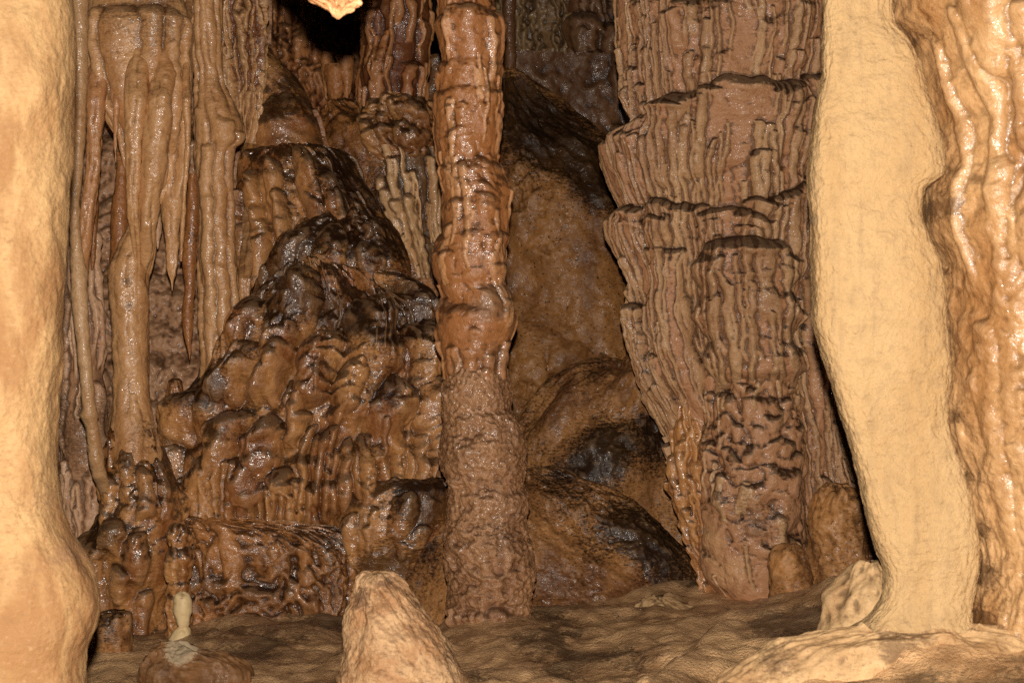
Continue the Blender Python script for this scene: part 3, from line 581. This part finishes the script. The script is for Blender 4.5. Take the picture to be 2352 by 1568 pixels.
tag(rock('rock_slab', 3.1, [(1472,400,412),(1480,380,446),(1490,363,488),(1500,351,526),(1513,342,560),(1526,336,582),(1545,331,588),(1570,330,584),(1620,330,580)], M['slab'], ds=.0022, ratio=.6, power=2.6, rough=(.016,.06), jag=.006, spots=[(395,1490,2.95,32,1.1),(370,1520,2.9,30,1.1),(350,1550,2.85,30,1.0),(540,1540,2.9,16,.5)]),
    'low dark slab with a diagonal white streak at the bottom, in front of the bulb', 'rock')

# ------------------------------------------------------------------ the tall central column
ce = thing('cave_column', 1120, 1440, 3.6, 'tall orange brown tiered column in the centre, granular towards its foot', 'cave column')
def ce1(r):
    def T(px, py, w, L=.20, a=.024, s=0, p=.35): 
        u, z = r.tou(px, py); r.drip(u, z, w*r.k*1.25, L, a, .1, .55, 'A', .003, seed=s+int(py), head=.55, p=p)
    for px, py, w in [(1070,22,60),(1130,34,30),(1075,130,60),(1081,188,62),(1030,240,24),(1135,205,24),(1060,290,50),(1078,362,66),(1110,440,44),(1050,450,46),(1092,518,74),(1035,570,30),(1140,600,34),(1120,660,66),(1060,698,62),(1150,690,44),(1060,735,30),(1130,738,30),(1095,752,26),(1160,770,20),(1040,790,18),(1080,800,22),(1120,806,18)]:
        T(px, py, w)
        if w >= 58: T(1022, py+14, 44); T(1136, py+9, 44)
    r.field(30, 0.016, 0.007, 0.12, 101, 'C', wander=.003, taper=.2, p=.9)
    r.field(38, 0.009, 0.005, 0.13, 102, 'B', wander=.003, taper=.3, fall=.3, p=.7); r.lumps(1080, 400, 500, .016, .004, 104, 2)
rock('shaft', 3.6, [(-60,992,1146),(0,992,1146),(68,993,1152),(110,1004,1151),(140,1010,1147),(200,1012,1146),(232,1005,1149),(284,1003,1147),(359,1009,1146),(403,1013,1150),(441,1019,1168),(513,1018,1170),(545,1012,1171),(597,1003,1171),(651,1012,1168),(672,1018,1181),(699,1026,1184),(722,1011,1184),(767,1011,1176),(829,1024,1168),(870,1026,1166)],
     M['centre'], ce, ds=0.0022, rel=ce1, rough=(0.005, 0.05), spots=[(1010,430,3.5,20,.3),(1150,690,3.5,45,.8),(1100,700,3.5,40,.3),(1140,560,3.5,40,.15),(1100,790,3.5,60,.35),(1150,830,3.5,40,.5),(1050,850,3.5,40,.4),(1090,520,3.5,30,.3)])
def ce2(r):
    def T(px, py, w, L=.16, a=.012):
        u, z = r.tou(px, py); r.drip(u, z, w*r.k*1.25, L, a, .1, .6, 'A', .003, seed=int(py), head=.55, p=.35)
    for px, py, w in [(1090,842,66),(1040,880,30),(1140,930,44),(1060,1000,50),(1150,985,54),(1100,1110,70),(1180,1125,34),(1060,1180,40),(1150,1215,60),(1100,1290,70),(1190,1280,34),(1060,1370,30),(1100,1385,26),(1150,1380,36),(1200,1370,26)]: T(px, py, w)
    r.field(12, 0.014, 0.007, 0.07, 103, 'C', zr=(r.Z[-1]+.3, r.Z[0]), p=.9); r.lumps(1110, 1300, 200, .02, .014, 105)
    for k in range(9):
        u, z = r.tou(1045+15*k, 1385+7*(k % 3)); r.drip(u, z, 12*r.k, .04, .014, .2, .2, 'B', seed=k)
rock('foot', 3.6, [(838,1055,1130),(846,1030,1160),(858,1018,1170),(890,1017,1176),(942,1017,1178),(969,1017,1193),(1027,1008,1208),(1070,1015,1209),(1107,1026,1203),(1130,1028,1212),(1165,1029,1210),(1199,1026,1206),(1250,1019,1221),(1290,1024,1226),(1336,1033,1227),(1360,1030,1222),(1387,1026,1217),(1421,1032,1214),(1438,1045,1200),(1450,1060,1185)],
     M['popcorn'], ce, ds=0.0022, rel=ce2, rough=(0.006, 0.04), jag=0.010, jw=.009, spots=[(1050,930,3.5,40,-.3),(1200,1350,3.5,30,-.6),(1130,1230,3.5,60,.3)])

# ------------------------------------------------------------------ the huge right column
cr = thing('cave_column', 1700, 1390, 4.05, 'huge mauve brown tiered column with thin drip ribs, right of centre', 'cave column')
def cr1(r):
    def T(px, py, w, L=.3, a=.045, p=.35, head=.45, fall=.7):
        u, z = r.tou(px, py); r.drip(u, z, w*r.k, L, a, .0, fall, 'A', .0, seed=int(px+py), head=head, p=p)
    rs = np.random.RandomState(12)
    # tier lips, each a row of tongues on a wavy line
    tiers = [(lambda x: 12+18*math.sin(x/60), .04, 66), (lambda x: 130+34*math.sin(x/85+1), .022, 40), (lambda x: 262-0.20*(x-1430)+0.0011*(x-1700)**2*0.6 if x < 1850 else 225, .075, 70), (lambda x: 375+26*math.sin(x/70), .030, 40),
             (lambda x: 498-0.10*(x-1430)+20*math.sin(x/50), .065, 60)]
    for ti, (fn, a, w) in enumerate(tiers):
        for k in range(18):
            px = 1418+ (1935-1418)*(k+rs.rand()*.8)/18
            T(px, fn(px)+rs.randn()*11, w*(.5+.7*rs.rand()), .24 if ti != 1 else .14, a*(.75+.4*rs.rand()))
    T(1685, 553, 92, .40, .13, p=.35, head=.4, fall=.35)
    T(1530, 565, 60, .5, .06); T(1840, 556, 45, .5, .05)
    for (px, py, w, a) in [(1455,170,26,.03),(1470,200,22,.03),(1440,215,20,.03),(1500,140,22,.02),(1440,390,30,.02),(1840,290,30,.03),(1790,395,30,.03),(1480,480,40,.03),(1455,700,32,.035),(1520,880,40,.03),(1560,900,44,.03),(1530,1010,30,.03),(1620,1000,30,.02),(1440,730,30,.02)]:
        T(px, py, w, .22, a)
    # thin ribs that join as they run down
    r.field(170, 0.0060, 0.010, 0.40, 111, 'B', wander=.003, merge=.7, taper=.2, fall=.15, flare=.8)
    r.field(380, 0.0036, 0.006, 0.24, 112, 'B', wander=.002, merge=.5, taper=.3, fall=.2, flare=.5)
    r.field(80, 0.024, 0.014, 0.15, 113, 'C', wander=.003, fall=.6, p=.6)
rock('shaft', 4.1, [(-60,1425,1960),(0,1427,1960),(85,1432,1960),(140,1430,1955),(222,1425,1950),(285,1448,1945),(300,1446,1945),(335,1416,1948),(386,1418,1945),(430,1428,1940),(478,1440,1935),(513,1434,1935),(559,1433,1935),(610,1445,1935),(651,1453,1935),(685,1436,1935),(733,1432,1940),(805,1452,1945),(890,1479,1950),(942,1499,1960),(1010,1528,1965),(1090,1545,1975),(1180,1568,1990),(1270,1590,2000),(1340,1615,2005),(1400,1640,2010)],
     M['right'], cr, ds=0.0020, rel=cr1, warp=.007, ratio=.62, power=2.3, rough=(0.02, 0.12), jag=.003, jw=.010, spots=[(1900,1100,3.9,120,.25),(1690,560,3.7,60,.35),(1750,240,3.8,60,.2)])
def cr2(r):
    def T(px, py, w, L=.14, a=.02):
        u, z = r.tou(px, py); r.drip(u, z, w*r.k, L, a, .0, .7, 'A', .002, seed=int(px*3+py), head=.5, p=.4)
    rs = np.random.RandomState(31)
    for py in (830, 870, 905, 955, 995, 1040, 1075, 1120, 1180, 1240):
        for k in range(6): T(1625+38*k+rs.randn()*12, py+rs.randn()*13, 20+26*rs.rand(), .10+.06*rs.rand(), .022 if py < 1100 else .010)
    r.lumps(1720, 1000, 200, .03, .02, 121, 1.5); r.field(26, 0.009, 0.006, 0.12, 122, 'B', taper=.2)
rock('cone', 3.98, [(786,1725,1765),(792,1700,1782),(812,1670,1796),(850,1640,1808),(900,1625,1822),(960,1622,1835),(1050,1612,1845),(1150,1603,1852),(1250,1600,1856),(1320,1612,1856),(1380,1650,1850),(1410,1660,1850)],
     M['right'], cr, ds=0.0022, warp=.010, rel=cr2, ratio=.9, rough=(0.01, 0.08), jag=.004, spots=[(1700,830,3.7,60,.4),(1760,1220,3.7,70,.65),(1720,1120,3.7,50,.3),(1650,1250,3.7,50,-.5),(1700,1340,3.7,70,-.6),(1700,970,3.75,50,.25)])
def cr3(r):
    r.field(26, 0.012, 0.018, 0.5, 131, 'B', taper=.2, fall=.1, wander=.006); r.field(70, 0.010, 0.010, .05, 132, 'C')
rock('drip_fan', 4.0, [(860,1570,1600),(900,1560,1612),(1000,1535,1625),(1080,1535,1630),(1160,1550,1640),(1240,1575,1640),(1300,1600,1650),(1370,1625,1670)], M['brown'], cr, ds=0.0025, rel=cr3, rough=(0.01, 0.08), spots=[(1600,1000,3.9,200,-.5)])

# stalagmites right of it
tag(rock('stalagmite', 3.75, [(1111,1926,1940),(1114,1912,1955),(1122,1888,1970),(1138,1870,1982),(1165,1857,1992),(1200,1855,1998),(1240,1860,2005),(1280,1862,2012),(1330,1855,2040),(1400,1840,2060)], M['domelow'], rough=(.022,.06), jag=.004, spots=[(1910,1170,3.6,40,-.9),(1900,1220,3.6,40,-.7),(1930,1125,3.6,25,.5)]),
    'larger round topped stalagmite between the huge column and the cream column', 'stalagmite')
tag(rock('stalagmite', 3.62, [(1248,1812,1820),(1250,1802,1830),(1257,1788,1842),(1272,1774,1854),(1300,1766,1862),(1340,1765,1866),(1380,1768,1868),(1410,1760,1880)], M['domelow'], rough=(.011,.045), jag=.005, spots=[(1810,1320,3.5,60,-.5)]),
    'smaller smooth egg shaped stalagmite at the foot of the huge column', 'stalagmite')
tag(rock('flowstone_apron', 3.75, [(1275,1930,1990),(1285,1880,2040),(1310,1860,2070),(1350,1850,2100),(1420,1780,2120),(1460,1760,2130)], M['domelow'], rough=(.02,.1), ratio=.5), 'dark brown apron of rock below the larger round stalagmite', 'rock')

tag(rock('flowstone_lump', 3.78, [(1368,1500,1525),(1374,1482,1552),(1388,1462,1590),(1405,1440,1625),(1440,1420,1650)], M['floorpale'], rough=(.018,.05), jag=.006), 'small pale crusty lump at the right foot of the umber dome', 'flowstone')
# ------------------------------------------------------------------ near things
tc_ = thing('cave_column', 2130, 1470, 2.3, 'pale cream leaning column, smooth and matt, in front at the right', 'cave column')
def crm(r):
    r.lumps(2070, 600, 1500, .012, .0022, 141, 3)
rock('shaft', 2.3, [(-60,1892,2046),(0,1891,2047),(60,1890,2052),(90,1888,2078),(130,1886,2098),(200,1878,2120),(260,1867,2136),(320,1863,2156),(360,1861,2161),(404,1860,2161),(424,1861,2134),(440,1862,2120),(500,1866,2114),(540,1867,2126),(600,1869,2150),(660,1870,2160),(700,1870,2166),(740,1871,2167),(765,1876,2170),(800,1888,2173),(850,1904,2176),(910,1924,2176),(970,1942,2178),(1050,1961,2198),(1130,1980,2222),(1200,1996,2238),(1250,2012,2246),(1305,2034,2244),(1340,2034,2238),(1380,2022,2228),(1420,1985,2222),(1455,1925,2225),(1490,1880,2240),(1530,1850,2260)],
     M['cream'], tc_, ds=0.002, rel=crm, ratio=.5, power=3.6, rough=(0.006, 0.10), jag=.0022, jw=.010, spots=[(a_, b_, 2.27, 17, .30) for a_, b_ in [(1896,20),(1893,100),(1888,190),(1875,270),(1870,350),(1870,430),(1874,510),(1876,590),(1878,670),(1880,740),(1895,800),(1915,860),(1935,930),(1952,1000),(1970,1070),(1988,1140),(2005,1210),(2025,1280),(2045,1340),(2090,520),(2125,580),(2140,650),(2150,720),(2155,800),(2160,880),(2165,960),(2185,1040),(2210,1130),(2225,1220)]]+[(1875,500,2.25,16,.5),(2050,300,2.1,60,.15),(2000,520,2.1,18,.4),(2040,545,2.1,14,.35),(2075,530,2.1,12,.3),(2100,690,2.1,14,.35),(1990,840,2.1,26,.25),(1890,150,2.25,14,.5)])
tag(rock('boulder', 2.42, [(1290,1990,2040),(1300,1965,2070),(1330,1935,2090),(1370,1910,2100),(1420,1897,2110),(1470,1890,2130),(1520,1880,2150)], M['floorpale'], rough=(.028,.08), spots=[(1960,1400,2.3,30,.1)], jag=.004),
    'pale pitted boulder leaning against the foot of the cream column', 'rock')
tag(rock('rock_shelf', 2.25, [(1440,1990,2240),(1452,1890,2330),(1475,1800,2400),(1510,1740,2420),(1560,1660,2440),(1640,1600,2460)], M['floorpale'], ratio=.35, rough=(.015,.09), spots=[(2090,1520,2.1,40,.9),(2160,1500,2.1,40,.5),(1800,1530,2.15,60,.5)], jag=.004),
    'pale rock shelf under the cream column at the lower right', 'rock')

def kr(r):
    for i, (px, py, w, L, a) in enumerate([(2140,60,30,.42,.018),(2200,50,36,.40,.020),(2250,60,34,.42,.020),(2120,110,20,.35,.012),(2310,30,34,.3,.02),(2170,20,60,.12,.03),(2290,-20,80,.14,.03)]):
        u, z = r.tou(px, py); r.drip(u, z, w*r.k, L, a, .2, .3, 'A', .003, ut=u+0.03, lam=.25, seed=i, p=.7)
    for i, (px, py, w, L, a) in enumerate([(2240,270,60,.25,.006),(2230,480,60,.4,.010),(2310,520,60,.4,.014),(2220,720,50,.4,.008),(2300,760,50,.4,.010),(2270,1000,50,.4,.008)]):
        u, z = r.tou(px, py); r.drip(u, z, w*r.k, L, a, .3, .6, 'A', .004, seed=i+40, p=.9)
    r.lumps(2300, 700, 900, .022, .006, 151, 1.5); r.lumps(2300, 1000, 900, .009, .0025, 153, 2)
tag(rock('rock_buttress', 2.35, [(-60,2040,2760),(0,2046,2760),(50,2055,2760),(100,2092,2760),(200,2124,2760),(280,2148,2760),(400,2145,2760),(460,2122,2760),(540,2128,2760),(600,2155,2760),(720,2170,2760),(960,2174,2760),(1060,2198,2760),(1190,2232,2760),(1280,2244,2760),(1400,2222,2760),(1500,2202,2760),(1600,2196,2760)],
     M['caramel'], ds=0.0022, rel=kr, warp=.008, ratio=1.0, rough=(0.008, 0.06), spots=[(2230,1420,2.1,110,.45),(2150,330,2.3,20,.9),(2160,480,2.3,26,.9),(2172,620,2.3,16,.9),(2178,800,2.3,18,.9),(2188,960,2.3,20,.9),(2225,1100,2.3,22,.9),(2250,1220,2.3,24,.9),(2260,1320,2.3,26,.9),(2100,90,2.3,22,.7),(2240,1450,2.3,50,.8),(2300,950,2.1,50,.2),(2260,1300,2.1,60,.3)]),  # left-edge spots paint a shaded seam where the stone curves away
    'glossy caramel rock buttress filling the right edge, with long wavy folds at its top', 'cave wall')
tag(rock('cave_column', 2.05, [(-60,-330,140),(0,-330,152),(80,-330,164),(150,-330,169),(220,-330,167),(300,-330,160),(400,-330,151),(550,-330,143),(700,-330,140),(820,-330,137),(900,-330,127),(1000,-330,123),(1100,-330,127),(1170,-330,138),(1230,-330,160),(1290,-330,192),(1340,-330,212),(1390,-330,219),(1440,-330,214),(1490,-330,198),(1540,-330,194),(1620,-330,200)],
     M['tan'], ds=0.002, ratio=.7, power=2.5, rough=(0.009, 0.10), jag=.002, jw=.012, spots=[(30,1330,1.8,40,.8),(130,60,1.9,30,.5),(10,560,1.8,30,.3),(110,1150,1.85,26,.5),(150,1300,1.9,40,.6),(60,900,1.85,60,.3),(20,1180,1.85,50,.4),(90,300,1.85,40,.3),(180,1420,1.9,40,.5),(40,1500,1.85,60,.3)]),
    'broad tan column bulging near its foot, filling the left edge', 'cave column')
tag(rock('stalagmite', 2.75, [(1311,846,880),(1314,832,898),(1324,822,908),(1345,816,930),(1380,806,958),(1420,797,990),(1460,791,1018),(1500,785,1042),(1568,776,1078),(1660,762,1110)], M['cone'], ds=.0018, rough=(.010,.06), jag=.006, jw=.016, spots=[(820,1390,2.65,26,.9),(880,1350,2.65,18,.7),(850,1318,2.65,16,-.8),(960,1400,2.65,22,.5),(1040,1520,2.65,26,.5),(1000,1450,2.65,20,.5),(800,1470,2.6,16,.4)]),
    'tan cone shaped stalagmite at the bottom in front of the central column', 'stalagmite')
def tr(r):
    r.field(60, 0.005, 0.005, .01, 161, 'A')
tag(rock('stalactite', 2.0, [(-110,620,880),(-80,660,850),(-50,684,842),(-20,700,838),(0,712,826),(12,735,818),(22,752,806),(30,760,795),(38,768,786),(44,774,780)], M['tip'], ds=.0015, rel=tr, rough=(.006,.02), jag=.006),
    'knobbly tip of a bright stalactite poking in at the top edge', 'stalactite')

# ------------------------------------------------------------------ camera, flash, world
cam = bpy.data.cameras.new('camera'); co = bpy.data.objects.new('camera', cam); COL.objects.link(co)
co.location = (0, 0, CZ); co.rotation_euler = (math.radians(90), 0, 0)
cam.sensor_width = 36; cam.lens = 36*F/2352.0; cam.clip_start = 0.05; cam.clip_end = 200
cam.dof.use_dof = True; cam.dof.focus_distance = 3.8; cam.dof.aperture_fstop = 14.0
scene.camera = co
fl = bpy.data.lights.new('flash', 'POINT'); fl.energy = 430; fl.color = (1.0, 0.94, 0.84); fl.shadow_soft_size = 0.012
fo = bpy.data.objects.new('flash', fl); COL.objects.link(fo); fo.location = (0.0, 0.0, CZ+0.095)
w = bpy.data.worlds.new('World'); scene.world = w; w.use_nodes = True
w.node_tree.nodes['Background'].inputs[0].default_value = (0.9, 0.7, 0.5, 1); w.node_tree.nodes['Background'].inputs[1].default_value = 0.002
scene.view_settings.view_transform = 'Standard'; scene.view_settings.look = 'None'; scene.view_settings.exposure = 0
scene.cycles.max_bounces = 4; scene.cycles.use_denoising = False
